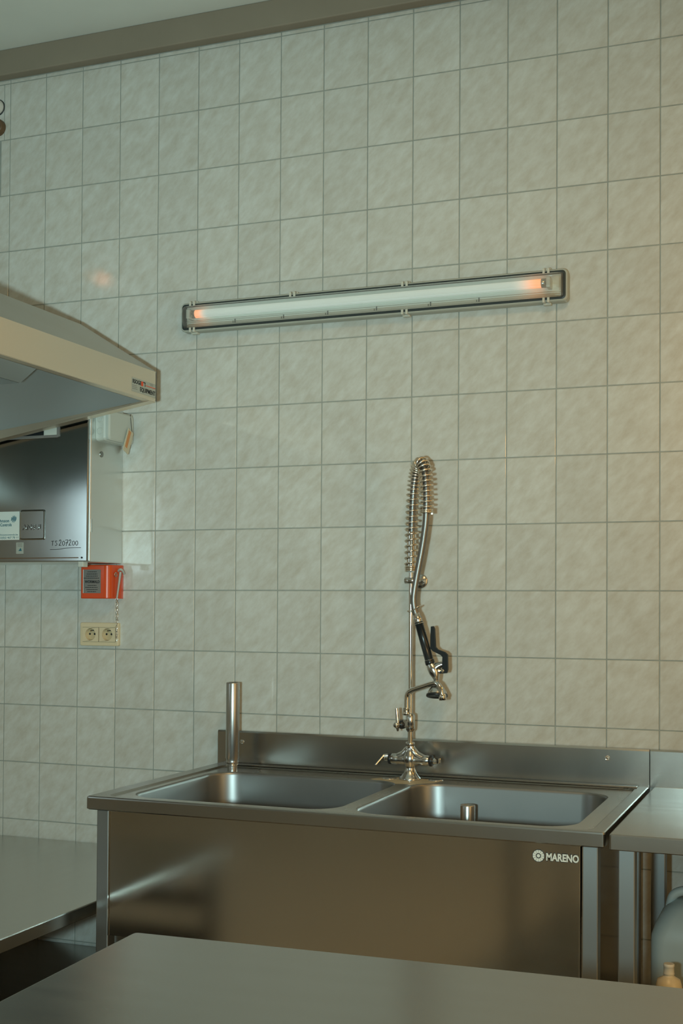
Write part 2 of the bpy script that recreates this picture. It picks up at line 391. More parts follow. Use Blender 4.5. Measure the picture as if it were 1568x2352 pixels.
# sunk deck with two bowl openings
bm = bmesh.new(); edges = []
def loop(pts):
    vs = [bm.verts.new(p) for p in pts]
    for i in range(len(vs)): edges.append(bm.edges.new((vs[i], vs[(i+1) % len(vs)])))
ix0, ix1, iy0, iy1 = 0.908, 2.188, -0.775, -0.068
loop(rrect(ix0, ix1, iy0, iy1, 0.03, ZD, 5))
for b in BW: loop(rrect(*b, 0.085, ZD, 8))
bmesh.ops.triangle_fill(bm, use_beauty=True, use_dissolve=False, edges=edges)
MB().addbm(bm).build('deck', M['deck'], sink)
# raised rim: from the sunk deck up to the flat border, over the edge and down the lip
def outer(r, z, g=0.0): return rrect(SX0+g, SX1-g, SYF+g, SYB-0.0+g, r, z, 5)
rim = MB().loft([rrect(ix0, ix1, iy0, iy1, 0.03, ZD, 5), rrect(ix0-0.006, ix1+0.006, iy0-0.006, iy1+0.006, 0.034, ZT, 5),
    rrect(SX0+0.004, SX1-0.004, SYF+0.004, SYB, 0.006, ZT, 5), rrect(SX0+0.001, SX1-0.001, SYF+0.001, SYB, 0.006, ZT-0.0015, 5), rrect(SX0, SX1, SYF, SYB, 0.006, ZT-0.005, 5),
    rrect(SX0, SX1, SYF, SYB, 0.006, 0.838, 5), rrect(SX0+0.004, SX1-0.004, SYF+0.004, SYB, 0.006, 0.835, 5), rrect(SX0+0.03, SX1-0.03, SYF+0.02, SYB, 0.006, 0.835, 5)], smooth=False)
rim.build('rim', M['steel_top'], sink)
for b in BW:
    x0, x1, y0, y1 = b; L_ = []
    for d, z, r in ((0.0, ZD, 0.085), (0.0015, ZD-0.0008, 0.084), (0.0035, ZD-0.004, 0.083), (0.005, ZD-0.010, 0.082), (0.010, 0.70, 0.082), (0.014, 0.63, 0.08), (0.022, 0.605, 0.076), (0.040, 0.585, 0.07), (0.065, 0.576, 0.06), (0.10, 0.573, 0.05)):
        L_.append(rrect(x0+d, x1-d, y0+d, y1-d, r, z, 8))
    MB().loft(L_, smooth=True, capb=True).build('bowl', M['steel_bowl'], sink)
    cx, cy = (x0+x1)/2, (y0+y1)/2
# backsplash with folded top and channel at its foot
sp = MB().prism([(SX0, -0.030, 0.868), (SX0, -0.030, 0.972), (SX0, -0.027, 0.977), (SX0, -0.004, 0.977), (SX0, -0.004, 0.868)], (SX1-SX0, 0, 0))
spo = sp.build('backsplash', M['steel_splash'], sink)
MB().box(SX0+0.05, SX1-0.03, -0.066, -0.040, 0.871, 0.8745, bev=0.0015).build('rear_channel', M['steel_top'], sink)
for x, z in ((0.943, 0.942), (2.108, 0.948)):
    MB().lathe((x, -0.030, z), (0, -1, 0), [(0, 0.0075), (0.0015, 0.0075), (0.0022, 0.006), (0.0012, 0.005), (0.0012, 0.003), (0.002, 0.002)], 16).build('screw', M['chrome'], spo)
# legs, panels
for x0 in (0.882, 2.172):
    for y0 in (-0.79, -0.10):
        MB().box(x0, x0+0.037, y0, y0+0.037, 0.0, 0.835, bev=0.003).build('leg', M['steel_leg'], sink)
fp = MB().box(0.922, 2.166, -0.789, -0.770, 0.505, 0.834, bev=0.001).build('front_panel', M['steel_v'], sink)
for x in (0.9195, 2.1665): MB().box(x, x+0.0022, -0.7925, -0.775, 0.505, 0.834).build('panel_edge', M['chrome'], fp)
MB().box(2.176, 2.180, -0.750, -0.065, 0.30, 0.834).build('side_panel', M['steel_v'], sink)
MB().box(0.905, 0.909, -0.750, -0.065, 0.505, 0.834).build('side_panel', M['steel_v'], sink)
# maker's badge on the front panel
bd = MB().lathe((2.0715, -0.7892, 0.8045), (0, -1, 0), [(0, 0.0150), (0.0008, 0.0150)], 32).build('badge', M['ink'], sink)
dm = MB()
for k in range(12):
    a0 = 2*PI*k/12+0.035; a1 = 2*PI*(k+1)/12-0.035; ri, rr_ = 0.0062, 0.0135
    P = [(ri, a0), (rr_, a0), (rr_, (a0+a1)/2), (rr_, a1), (ri, a1), (ri, (a0+a1)/2)]
    dm.prism([(2.0715+r_*math.cos(a), -0.7900, 0.8045+r_*math.sin(a)) for r_, a in P], (0, -0.0004, 0))
dm.lathe((2.0715, -0.79, 0.8045), (0, -1, 0), [(0, 0.0040), (0.0004, 0.0040)], 20)
dm.build('emblem', M['paper'], bd)
text('lettering_outline', 'MARENO', 0.0245, (2.0885, -0.7892, 0.7955), (1, 0, 0), (0, 0, 1), M['ink'], bd, extrude=0.0003, offset=0.0020, width=0.0765)
text('lettering', 'MARENO', 0.0235, (2.0890, -0.7899, 0.7957), (1, 0, 0), (0, 0, 1), M['paper'], bd, extrude=0.0003, offset=0.0008, width=0.0755)
# plugged tap holes
for x, y in ((1.477, -0.122), (1.616, -0.105)):
    MB().lathe((x, y, ZD), (0, 0, 1), [(0, 0.022), (0.0018, 0.0215), (0.0026, 0.018), (0.0018, 0.014), (0.0018, 0.004)], 28).build('hole_cap', M['chrome_dull'], sink)

# overflow standpipes
def standpipe(name, x, y, z0, z1, label):
    t = thing(name, label, 'pipe', (x, y, z0), 'overflow standpipes of the sink')
    MB().lathe((x, y, z0), (0, 0, 1), [(0, 0.0155), (0.012, 0.0165), (0.016, 0.0165), (0.018, 0.019), (0.026, 0.0195), (0.030, 0.0185), (0.036, 0.0212), (z1-z0-0.003, 0.0212), (z1-z0, 0.0202), (z1-z0, 0.0180), (z1-z0-0.10, 0.0180)], 28).build('tube', M['steel_pipe'], t)
    MB().lathe((x, y, z0+0.012), (0, 0, 1), [(0, 0.0165), (0.0015, 0.0182), (0.0045, 0.0182), (0.006, 0.0165)], 28).build('sealing_ring', M['chrome_dull'], t)
    return t
standpipe('standpipe', 0.957, -0.128, ZD, 1.139, 'tall steel overflow pipe standing upright on the rear sink ledge')
standpipe('standpipe', 1.763, -0.285, 0.573, 0.829, 'steel overflow pipe inside the right bowl with only its top showing')

# ------------------------------------------------------------------ pre-rinse tap
FX, FY = 1.5405, -0.12
KX = (2.6857-FX)/(3.6514+FY)
def F(ox, z, fwd=0.0): return Vector((FX+ox+KX*fwd, FY-fwd, z+(1.38-z)/3.53*fwd))
tap = thing('pre_rinse_tap', 'chrome pre-rinse mixer tap with tall spring hose and hanging spray gun', 'tap', (FX, FY, ZD))
b = MB()
b.lathe((FX, FY, ZD), (0, 0, 1), [(0, 0.032), (0.003, 0.0325), (0.006, 0.031), (0.012, 0.025), (0.022, 0.0185), (0.032, 0.0150), (0.040, 0.0145), (0.047, 0.019), (0.060, 0.0225), (0.072, 0.0205), (0.082, 0.0150), (0.092, 0.0120), (0.100, 0.0118), (0.1005, 0.0132), (0.111, 0.0132), (0.112, 0.009)], 28)
b.lathe((FX-0.058, FY, 0.925), (1, 0, 0), [(0, 0.0150), (0.004, 0.0168), (0.018, 0.0168), (0.024, 0.0150), (0.040, 0.0165), (0.058, 0.0200), (0.076, 0.0165), (0.092, 0.0140), (0.098, 0.0160), (0.112, 0.0160), (0.118, 0.0135)], 24)
# shoulders sweeping from the neck into both arms
for sgn in (-1, 1):
    b.tube(catmull([F(0, 0.970), F(sgn*0.006, 0.955), F(sgn*0.020, 0.939), F(sgn*0.042, 0.928)], 5), [0.0115]*6+[0.013]*5+[0.0135]*5, 14)
b.build('mixer_body', M['chrome_dull'], tap)
MB().lathe((FX, FY, 0.975), (0, 0, 1), [(0, 0.0078), (0.045, 0.0078)], 16).build('lower_pipe', M['chrome'], tap)
MB().lathe((FX, FY, 1.055), (0, 0, 1), [(0, 0.0066), (0.44, 0.0066)], 16).build('riser_pipe', M['chrome'], tap)
h = MB(); h.lathe(F(-0.066, 0.925), (1, 0, 0), [(0, 0.0155), (0.0015, 0.0165), (0.0065, 0.0165), (0.008, 0.0155)], 20); h.build('seal_ring', M['black'], tap)
h = MB(); h.lathe(F(-0.080, 0.926), (1, 0, 0), [(0, 0.008), (0.003, 0.0095), (0.008, 0.0090), (0.015, 0.0080)], 16)
a = F(-0.084, 0.931, 0.004); c_ = F(-0.106, 0.905, 0.02)
h.tube([F(-0.070, 0.933), a], [0.0062, 0.0062], 8)
d = (c_-a).normalized(); u = Vector((0, 1, 0)).cross(d).normalized(); mm = Matrix((d, u, d.cross(u))).transposed().to_4x4(); mm.translation = (a+c_)/2
h.obox(mm, (c_-a).length+0.008, 0.0045, 0.016, 0.0018)
h.build('lever_handle', M['chrome'], tap)
h = MB(); h.lathe(F(0.061, 0.925), (1, 0, 0), [(0, 0.0155), (0.0015, 0.0170), (0.0075, 0.0170), (0.009, 0.0155)], 20); h.build('seal_ring', M['black'], tap)
h = MB(); h.lathe(F(0.070, 0.924), (1, 0, 0), [(0, 0.0085), (0.006, 0.0095), (0.012, 0.0085), (0.016, 0.006)], 16)
a = F(0.080, 0.926, 0.0); c_ = F(0.090, 0.925, 0.055)
d = (c_-a).normalized(); u = Vector((0, 0, 1)).cross(d).normalized(); mm = Matrix((d, u, d.cross(u))).transposed().to_4x4(); mm.translation = (a+c_)/2
h.obox(mm, (c_-a).length, 0.007, 0.015, 0.002)
h.build('lever_handle', M['chrome'], tap)
# diverter block with swing spout and its valve
b = MB()
b.lathe((FX, FY, 1.008), (0, 0, 1), [(0, 0.0085), (0.006, 0.0128), (0.012, 0.0138), (0.046, 0.0138), (0.052, 0.0120), (0.056, 0.008)], 20)
b.lathe((FX, FY, 1.036), (0, -1, 0), [(0, 0.013), (0.018, 0.0125), (0.040, 0.0125), (0.046, 0.0105)], 18)
b.lathe(F(-0.0, 1.024, 0.036)+Vector((-0.0, 0, 0)), (0, 0, 1), [(0, 0.009), (0.004, 0.0115), (0.034, 0.0115), (0.037, 0.009)], 18)
b.build('diverter', M['chrome_dull'], tap)
MB().lathe(F(-0.0115, 1.057, 0.036), (0, 0, 1), [(0, 0.0118), (0.002, 0.0132), (0.009, 0.0132), (0.010, 0.0122), (0.019, 0.0122), (0.022, 0.0105)], 8).build('spout_nut', M['chrome'], tap)
sp_pts = catmull([F(-0.0115, 1.070, 0.036), F(-0.0115, 1.098, 0.036), F(-0.0095, 1.119, 0.037), F(0.004, 1.131, 0.040), F(0.040, 1.144, 0.052), F(0.070, 1.154, 0.062), F(0.083, 1.152, 0.066), F(0.092, 1.138, 0.069), F(0.096, 1.120, 0.070), F(0.0975, 1.108, 0.070)], 6)
MB().tube(sp_pts, 0.0078, 14).build('spout', M['chrome'], tap)
MB().lathe(F(0.0968, 1.124, 0.070), F(0.0985, 1.100, 0.070)-F(0.0968, 1.124, 0.070), [(0, 0.0088), (0.003, 0.0108), (0.018, 0.0112), (0.019, 0.0100), (0.019, 0.008)], 20).build('spout_nozzle', M['chrome'], tap)
va = F(-0.014, 1.030, 0.030); vb = F(-0.046, 1.026, 0.055); vd = vb-va; vl = vd.length
MB().lathe(va, vd, [(vl*0.15, 0.0115), (vl*0.25, 0.0130), (vl*0.50, 0.0130), (vl*0.58, 0.0115)], 18).build('seal_ring', M['black'], tap)
h = MB(); h.lathe(va, vd, [(vl*0.55, 0.008), (vl*0.70, 0.0075), (vl*0.80, 0.0095), (vl*1.0, 0.0095), (vl*1.12, 0.006), (vl*1.2, 0.002)], 16)
lv = [F(-0.0395, 1.032, 0.052), F(-0.0405, 1.050, 0.052), F(-0.043, 1.076, 0.052)]
h.tube(lv, [0.0058, 0.0052, 0.0046], 10); h.tube([F(-0.0400, 1.024, 0.053), F(-0.0385, 1.008, 0.052)], [0.0062, 0.0028], 10)
h.build('valve_handle', M['chrome'], tap)
# wall bracket
b = MB()
b.lathe((1.534, -0.0, 1.459), (0, -1, 0), [(0, 0.0225), (0.003, 0.0225), (0.006, 0.020), (0.008, 0.012), (0.010, 0.0075)], 28)
b.lathe((1.534, -0.008, 1.459), Vector((FX, FY, 1.459))-Vector((1.534, -0.008, 1.459)), [(0, 0.0072), (0.112, 0.0072)], 14)
b.lathe((1.540, -0.013, 1.459), (1, -0.3, 0), [(0, 0.006), (0.012, 0.006), (0.013, 0.0045)], 12)
b.lathe(F(-0.019, 1.4585, 0.002), (1, 0, 0), [(0, 0.0085), (0.001, 0.0098), (0.034, 0.0098), (0.035, 0.0085)], 16)
b.build('wall_bracket', M['chrome_dull'], tap)
# spring, hose, sleeve
path_k = [F(0.0, 1.485), F(0.001, 1.58), F(0.004, 1.68, 0.0), F(0.008, 1.745, 0.004), F(0.017, 1.792, 0.016), F(0.030, 1.808, 0.034), F(0.040, 1.790, 0.048), F(0.0445, 1.750, 0.054), F(0.0465, 1.70, 0.056), F(0.0455, 1.658, 0.055)]
path = catmull(path_k, 24)
def resample(pts, n):
    L_ = [0.0]
    for i in range(1, len(pts)): L_.append(L_[-1]+(pts[i]-pts[i-1]).length)
    out = []; j = 0
    for k in range(n+1):
        t = L_[-1]*k/n
        while j < len(pts)-2 and L_[j+1] < t: j += 1
        q = (t-L_[j])/max(1e-9, L_[j+1]-L_[j]); out.append(pts[j].lerp(pts[j+1], min(1, max(0, q))))
    return out, L_[-1]
NS = 900
cp, plen = resample(path, NS)
turn = 0.0; hel = []
nrm = Vector((1, 0, 0))
for i, p in enumerate(cp):
    t = (cp[min(NS, i+1)]-cp[max(0, i-1)]).normalized(); nrm = (nrm-t*nrm.dot(t)).normalized(); bn = t.cross(nrm)
    s = i/NS
    if s < 0.035 or s > 0.975: pitch = 0.0055
    elif s < 0.48: pitch = 0.0172
    elif s < 0.56: pitch = 0.0125
    elif s < 0.74: pitch = 0.0105
    else: pitch = 0.0148
    turn += plen/NS/pitch
    a = 2*PI*turn; rr_ = 0.0188
    if s < 0.05: rr_ = 0.0165+0.0023*s/0.05
    hel.append(p+(nrm*math.cos(a)+bn*math.sin(a))*rr_)
MB().tube(hel, 0.0030, 8).build('spring', M['wire'], tap)
hose_pts = cp[180:]+catmull([cp[-1], F(0.0435, 1.625, 0.052), F(0.0335, 1.555, 0.046), F(0.0165, 1.465, 0.042), F(0.0085, 1.41, 0.042), F(0.0105, 1.378, 0.042), F(0.0165, 1.356, 0.042)], 20)[1:]
hp, hl = resample(hose_pts, 520)
MB().tube(hp, [0.0104 if (i % 2) else 0.0090 for i in range(len(hp))], 10).build('hose', M['hose'], tap)
MB().tube(cp[20:215], 0.0138, 16).build('spring_sleeve', M['chrome'], tap)
MB().lathe((FX, FY, 1.483), (0, 0, 1), [(0, 0.010), (0.001, 0.0125), (0.009, 0.0125), (0.010, 0.011)], 8).build('spring_nut', M['white'], tap)
# hook that ties the hose to the riser
h = MB(); ring = []
for k in range(17): a = 2*PI*k/16; ring.append(F(0, 1.367)+Vector((0.0088*math.cos(a), 0.0088*math.sin(a), 0)))
h.tube(ring, 0.0030, 8, cap=False)
h.tube(catmull([F(0.006, 1.367, 0.006), F(0.012, 1.365, 0.03), F(0.006, 1.368, 0.052), F(0.020, 1.380, 0.056), F(0.029, 1.383, 0.042), F(0.018, 1.374, 0.028)], 6), 0.0016, 6)
h.build('hose_hook', M['wire'], tap)
# spray gun
FW = 0.042
g0 = F(0.0165, 1.362, FW); g1 = F(0.0245, 1.334, FW); g2 = F(0.0570, 1.224, FW); g3 = F(0.0640, 1.205, FW)
dv = (g2-g1).normalized()
h = MB(); h.lathe(g0, g1-g0, [(0, 0.0080), (0.002, 0.0105), (0.010, 0.0110), (0.012, 0.0125), ((g1-g0).length-0.002, 0.0128), ((g1-g0).length, 0.0118)], 8); h.build('hose_ferrule', M['chrome_dull'], tap)
gl_ = (g2-g1).length
h = MB(); h.lathe(g1, dv, [(0, 0.0125), (0.002, 0.0135), (0.006, 0.0135), (0.0065, 0.0122), (gl_*0.5, 0.0128), (gl_, 0.0128), (gl_+0.001, 0.0142), (gl_+0.014, 0.0142), (gl_+0.0155, 0.0125)], 20); h.build('spray_grip', M['blackp'], tap)
for t_ in (0.003, gl_+0.0005): MB().lathe(g1+dv*t_, dv, [(0, 0.0136), (0.0008, 0.0144), (0.0016, 0.0136)], 20).build('grip_ring', M['chrome'], tap)
h = MB()
h.tube([g2+dv*0.014, F(0.0675, 1.200, FW), F(0.0745, 1.186, FW), F(0.078, 1.172, FW), F(0.080, 1.162, FW)], [0.0135, 0.0165, 0.0165, 0.0105, 0.0068], 14)
h.tube([F(0.074, 1.196, FW), F(0.084, 1.206, FW), F(0.098, 1.212, FW)], [0.0135, 0.0115, 0.0075], 12)
h.tube([F(0.080, 1.190, FW), F(0.0945, 1.190, FW)], [0.011, 0.0065], 12)
h.tube([F(0.080, 1.166, FW), F(0.082, 1.150, FW)], 0.0062, 12)
h.build('spray_body', M['chrome_dull'], tap)
lo = [(0.0655, 1.3225), (0.0720, 1.3235), (0.0755, 1.315), (0.0790, 1.262), (0.0860, 1.2545), (0.1075, 1.2475), (0.1150, 1.2400), (0.1165, 1.196), (0.1130, 1.1855), (0.0930, 1.1840), (0.0920, 1.1900),
      (0.1000, 1.1960), (0.1010, 1.2330), (0.0960, 1.2385), (0.0720, 1.2495), (0.0640, 1.2580), (0.0640, 1.290)]
h = MB(); h.prism([F(x_, z_, FW-0.006) for x_, z_ in lo], (0, -0.013, 0)); h.build('spray_lever', M['lever'], tap)
MB().lathe(F(0.0980, 1.1915, FW+0.007), (0, -1, 0), [(0, 0.005), (0.002, 0.005), (0.0025, 0.003)], 12).build('lever_pin', M['chrome'], tap)
bo = F(0.082, 1.152, FW); ba = Vector((0.05, -0.22, -0.9))
MB().lathe(bo, ba, [(0, 0.0080), (0.004, 0.014), (0.012, 0.0215), (0.024, 0.0275), (0.031, 0.029)], 28).build('spray_bell', M['chrome_dull'], tap)
MB().lathe(bo+ba.normalized()*0.029, ba, [(0, 0.028), (0.001, 0.0312), (0.007, 0.0318), (0.009, 0.0300), (0.006, 0.024), (0.005, 0.004)], 28).build('rubber_bumper', M['black'], tap)

# ------------------------------------------------------------------ tables
def table(name, label, x0, x1, y0, y1, z, lip, legs, shelf=None, top_m='steel_top', splash=None, rotz=0.0, pivot=None, leg=0.038, legin=0.018):
    t = thing(name, label, 'table', pivot or ((x0+x1)/2, (y0+y1)/2, 0))
    tp = MB().loft([rrect(x0+0.03, x1-0.03, y0+0.03, y1-0.03, 0.003, z-lip, 3), rrect(x0+0.002, x1-0.002, y0+0.002, y1-0.002, 0.004, z-lip, 3), rrect(x0, x1, y0, y1, 0.005, z-lip+0.002, 3), rrect(x0, x1, y0, y1, 0.005, z-0.004, 3),
        rrect(x0+0.001, x1-0.001, y0+0.001, y1-0.001, 0.005, z-0.0012, 3), rrect(x0+0.004, x1-0.004, y0+0.004, y1-0.004, 0.005, z, 3)], smooth=False, capb=True)
    tp.build('tabletop', M[top_m], t)
    MB().box(x0+0.03, x1-0.03, y0+0.03, y1-0.03, z-lip, z-lip+0.004).build('underside', M['steel'], t)
    for lx, ly in legs:
        MB().box(lx, lx+leg, ly, ly+leg, 0.0, z-lip+0.002, bev=0.003).build('leg', M['steel_leg'], t)
    if shelf: MB().box(x0+0.03, x1-0.03, y0+0.02, y1-0.012, shelf-0.035, shelf, bev=0.003).build('lower_shelf', M['steel_top'], t)
    if splash: MB().prism([(x0-0.009, -0.028, z-0.002), (x0-0.009, -0.028, splash-0.004), (x0-0.009, -0.025, splash), (x0-0.009, -0.004, splash), (x0-0.009, -0.004, z-0.002)], (x1-x0+0.009, 0, 0)).build('backsplash', M['steel_splash'], t)
    if rotz: t.rotation_euler.z = rotz
    return t
table('right_work_table', 'stainless work table with backsplash joined to the right end of the sink', 2.238, 3.55, -0.822, -0.028, 0.872, 0.036,
      [(2.255, -0.80), (2.255, -0.22), (3.49, -0.80), (3.49, -0.22)], shelf=0.335, splash=0.977)
table('low_work_table', 'low stainless table at the left, running out under the extractor hood', -0.45, 0.832, -1.70, -0.003, 0.571, 0.037,
      [(0.775, -0.06), (-0.42, -0.06), (0.775, -1.66), (-0.42, -1.66)], shelf=0.225, top_m='steel_side')
lt = [o for o in bpy.data.objects if o.name == 'low_work_table'][0]
MB().box(-0.418, -0.412, -1.64, -0.02, 0.02, 0.534).build('rear_shade_panel', M['steel'], lt)  # added panel that keeps the space under the low table dark
for rz0, rz1 in ((0.05, 0.11), (0.235, 0.30), (0.37, 0.43)): MB().box(0.0, 0.77, -1.650, -1.640, rz0, rz1).build('end_shade_rail', M['steel'], lt)  # unseen slats added to half-darken what the sink panel mirrors
table('front_work_table', 'stainless table in the foreground with only its bare top showing', 1.684, 3.30, -2.75, -1.950, 0.87, 0.04,
      [(1.71, -2.72), (1.71, -2.01), (3.23, -2.72), (3.23, -2.01)], shelf=0.25, rotz=math.radians(2.2), pivot=(1.684, -1.950, 0))

# ------------------------------------------------------------------ canister and bottle on the right table's shelf
t = thing('canister', 'pale blue plastic canister with rounded shoulders on the shelf of the right table', 'canister', (2.40, -0.40, 0.335))
cx0, cx1, cy0, cy1 = 2.285, 2.50, -0.49, -0.31; L_ = []
for z, dx, r in ((0.335, 0.012, 0.03), (0.340, 0.003, 0.035), (0.36, 0.0, 0.04), (0.545, 0.0, 0.04), (0.565, 0.001, 0.042), (0.590, 0.009, 0.045), (0.612, 0.020, 0.048), (0.632, 0.035, 0.045), (0.645, 0.055, 0.03), (0.648, 0.07, 0.015)):
    L_.append(rrect(cx0+dx, cx1-dx, cy0+dx*0.9, cy1-dx*0.9, r*0.9, z, 6))
MB().loft(L_, capa=True, capb=True).build('body', M['can'], t)
MB().tube(catmull([(2.325, -0.40, 0.625), (2.335, -0.40, 0.655), (2.365, -0.40, 0.668), (2.40, -0.40, 0.665), (2.415, -0.40, 0.64)], 6), 0.012, 10).build('handle', M['can'], t)
MB().lathe((2.45, -0.40, 0.64), (0, 0, 1), [(0, 0.024), (0.012, 0.024), (0.012, 0.028), (0.034, 0.028), (0.036, 0.026)], 20).build('cap', M['capw'], t)
t = thing('bottle', 'cream plastic bottle with a small white screw cap behind the foreground table', 'bottle', (2.354, -0.68, 0.335))
MB().lathe((2.354, -0.68, 0.335), (0, 0, 1), [(0, 0.026), (0.003, 0.030), (0.17, 0.030), (0.186, 0.026), (0.193, 0.014), (0.196, 0.0115), (0.200, 0.0115)], 24).build('body', M['bottle'], t)
MB().lathe((2.354, -0.68, 0.533), (0, 0, 1), [(0, 0.0120), (0.001, 0.0132), (0.003, 0.0125), (0.017, 0.0118), (0.018, 0.0128), (0.0235, 0.0126), (0.0245, 0.0115)], 20).build('cap', M['capw'], t)

# ------------------------------------------------------------------ fluorescent batten on the wall
LX0, LX1, LZ0, LZ1 = 0.714, 1.991, 2.281, 2.376
lamp = thing('fluorescent_batten', 'long sealed fluorescent batten with ribbed clear cover on the tiled wall', 'lamp', ((LX0+LX1)/2, 0, (LZ0+LZ1)/2))
def lp(g, r, y): return rrect_xz(LX0+g, LX1-g, LZ0+g, LZ1-g, r, y)
MB().loft([lp(0.004, 0.012, -0.0005), lp(0.0, 0.014, -0.006), lp(0.0, 0.014, -0.038), lp(0.003, 0.012, -0.042), lp(0.005, 0.011, -0.042), lp(0.006, 0.010, -0.030)], smooth=False, capa=True).build('housing', M['lampbase'], lamp)
MB().loft([lp(0.005, 0.011, -0.030), lp(0.005, 0.011, -0.0425), lp(0.0085, 0.010, -0.0440), lp(0.0125, 0.008, -0.0435), lp(0.0125, 0.008, -0.030)], smooth=False).build('gasket', M['gasket'], lamp)
MB().box(LX0+0.02, LX1-0.02, -0.036, -0.032, LZ0+0.014, LZ1-0.014).build('reflector_tray', M['tray'], lamp)
# ribbed cover: domed cross-section pulled in at both ends
cv = MB(); secs = []; NX = 26; NC = 40
for i in range(NX+1):
    if i <= 6: s = (1-math.cos(PI/2*i/6)); x = LX0+0.0125+0.040*i/6*(i/6)*0.9; hgt = math.sin(PI/2*i/6)
    elif i >= NX-6: k = NX-i; x = LX1-0.0125-0.040*k/6*(k/6)*0.9; hgt = math.sin(PI/2*k/6)
    else: x = LX0+0.0485+(LX1-LX0-0.097)*(i-6)/(NX-12); hgt = 1.0
    row = []
    for j in range(NC+1):
        u = -1+2*j/NC; zc = (LZ0+LZ1)/2; hz = (LZ1-LZ0)/2-0.0125
        prof = (1-abs(u)**2.6)**0.5
        rib = 0.0016*((j % 2)-0.5)*(1 if hgt > 0.3 else 0)
        row.append(Vector((x, -0.042-0.045*prof*hgt-rib, zc+u*hz)))
    secs.append(row)
vs_ = [p for r_ in secs for p in r_]; fs_ = []
for i in range(NX):
    for j in range(NC): a = i*(NC+1)+j; fs_.append((a, a+1, a+NC+2, a+NC+1))
cv.add(vs_, fs_, False).build('cover', M['diffuser'], lamp)
tz = (LZ0+LZ1)/2+0.004
MB().lathe((LX0+0.058, -0.058, tz), (1, 0, 0), [(0, 0.013), (LX1-LX0-0.125, 0.013)], 18).build('tube', tube_material(LX0+0.058-(LX0+LX1)/2, LX1-0.067-(LX0+LX1)/2), lamp)
for x, d in ((LX0+0.058, -1), (LX1-0.067, 1)):
    e = MB().lathe((x, -0.058, tz), (d, 0, 0), [(-0.006, 0.0134), (0.008, 0.0134), (0.010, 0.011)], 18).build('end_cap', M['chrome_dull'], lamp)
    MB().box(min(x+d*0.010, x+d*0.022), max(x+d*0.010, x+d*0.022), -0.074, -0.036, tz-0.016, tz+0.014, bev=0.002).build('socket', M['white'], lamp)
for px in (0.908, 1.080, 1.232, 1.395, 1.570, 1.722):
    MB().box(px, px+0.003, -0.0375, -0.036, LZ0+0.019, LZ0+0.031).build('rivet', M['gasket'], lamp)
    MB().box(px-0.007, px-0.005, -0.0372, -0.036, LZ0+0.019, LZ0+0.025).build('rivet', M['gasket'], lamp)
def clip(x, top):
    z = LZ1 if top else LZ0; s = 1 if top else -1
    m = MB()
    for dx in (-0.010, 0.004):
        m.box(x+dx, x+dx+0.007, -0.047, -0.012, min(z, z+s*0.003), max(z, z+s*0.003), bev=0.0008)
        m.box(x+dx, x+dx+0.007, -0.0485, -0.0440, min(z+s*0.003, z-s*0.012), max(z+s*0.003, z-s*0.012), bev=0.0008)
    m.box(x-0.011, x+0.012, -0.030, -0.012, min(z, z+s*0.0065), max(z, z+s*0.0065), bev=0.0012)
    m.build('clip', M['clip'], lamp)
for x in (0.757, 1.115, 1.490, 1.928): clip(x, True)
for x in (0.757, 1.490, 1.928): clip(x, False)

# a second batten of the same kind on the ceiling, seen only as an orange glint in the glazed tiles
lamp2 = lamp.copy(); C.objects.link(lamp2); lamp2['label'] = 'fluorescent batten on the ceiling, mirrored as an orange glint in the tiles'
lamp2.location = (-1.24, -3.12, ZC-0.001)
lamp2.rotation_euler = (Matrix.Rotation(math.radians(90), 3, 'Z') @ Matrix.Rotation(math.radians(90), 3, 'X')).to_euler()
for ch in list(lamp.children):
    c2 = ch.copy(); C.objects.link(c2); c2.parent = lamp2
    if ch.name.startswith('tube'): c2.material_slots[0].link = 'OBJECT'; c2.material_slots[0].material = tube_material(LX0+0.058-(LX0+LX1)/2, LX1-0.067-(LX0+LX1)/2, 50.0)

# ------------------------------------------------------------------ extractor hood
HY = -0.23; HE = -1.25; HB = -0.50
def hx(px): return px
HXF = 0.731; HZ0, HZ1 = 2.020, 2.115          # fascia edge
hood = thing('extractor_hood', 'stainless extractor hood with sloped roof hanging over the low table', 'hood', (0.1, -1.2, 2.0))
SL = 0.170
def zb(x): return HZ0-SL*(HXF-x)
TX = 0.450; TZ = 2.288
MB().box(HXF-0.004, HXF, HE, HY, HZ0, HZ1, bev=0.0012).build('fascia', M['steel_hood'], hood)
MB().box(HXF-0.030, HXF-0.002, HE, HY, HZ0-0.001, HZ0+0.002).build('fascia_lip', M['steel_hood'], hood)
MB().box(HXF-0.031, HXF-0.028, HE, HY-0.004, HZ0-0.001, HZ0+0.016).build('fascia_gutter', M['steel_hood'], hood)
MB().prism([(HXF-0.002, HY, HZ1-0.004), (TX, HY, TZ-0.003), (TX, HY, TZ), (HXF-0.002, HY, HZ1)], (0, HE-HY, 0)).build('sloped_roof', M['steel_roof_shaded'], hood)
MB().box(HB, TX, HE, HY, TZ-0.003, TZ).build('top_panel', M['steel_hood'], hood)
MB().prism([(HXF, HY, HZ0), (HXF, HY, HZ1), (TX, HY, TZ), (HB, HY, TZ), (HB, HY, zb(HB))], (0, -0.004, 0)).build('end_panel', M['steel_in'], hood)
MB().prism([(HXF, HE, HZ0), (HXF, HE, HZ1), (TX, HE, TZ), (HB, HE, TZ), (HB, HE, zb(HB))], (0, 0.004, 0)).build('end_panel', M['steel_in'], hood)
MB().box(HB-0.004, HB, HE, HY, zb(HB), TZ).build('back_panel', M['steel_in'], hood)
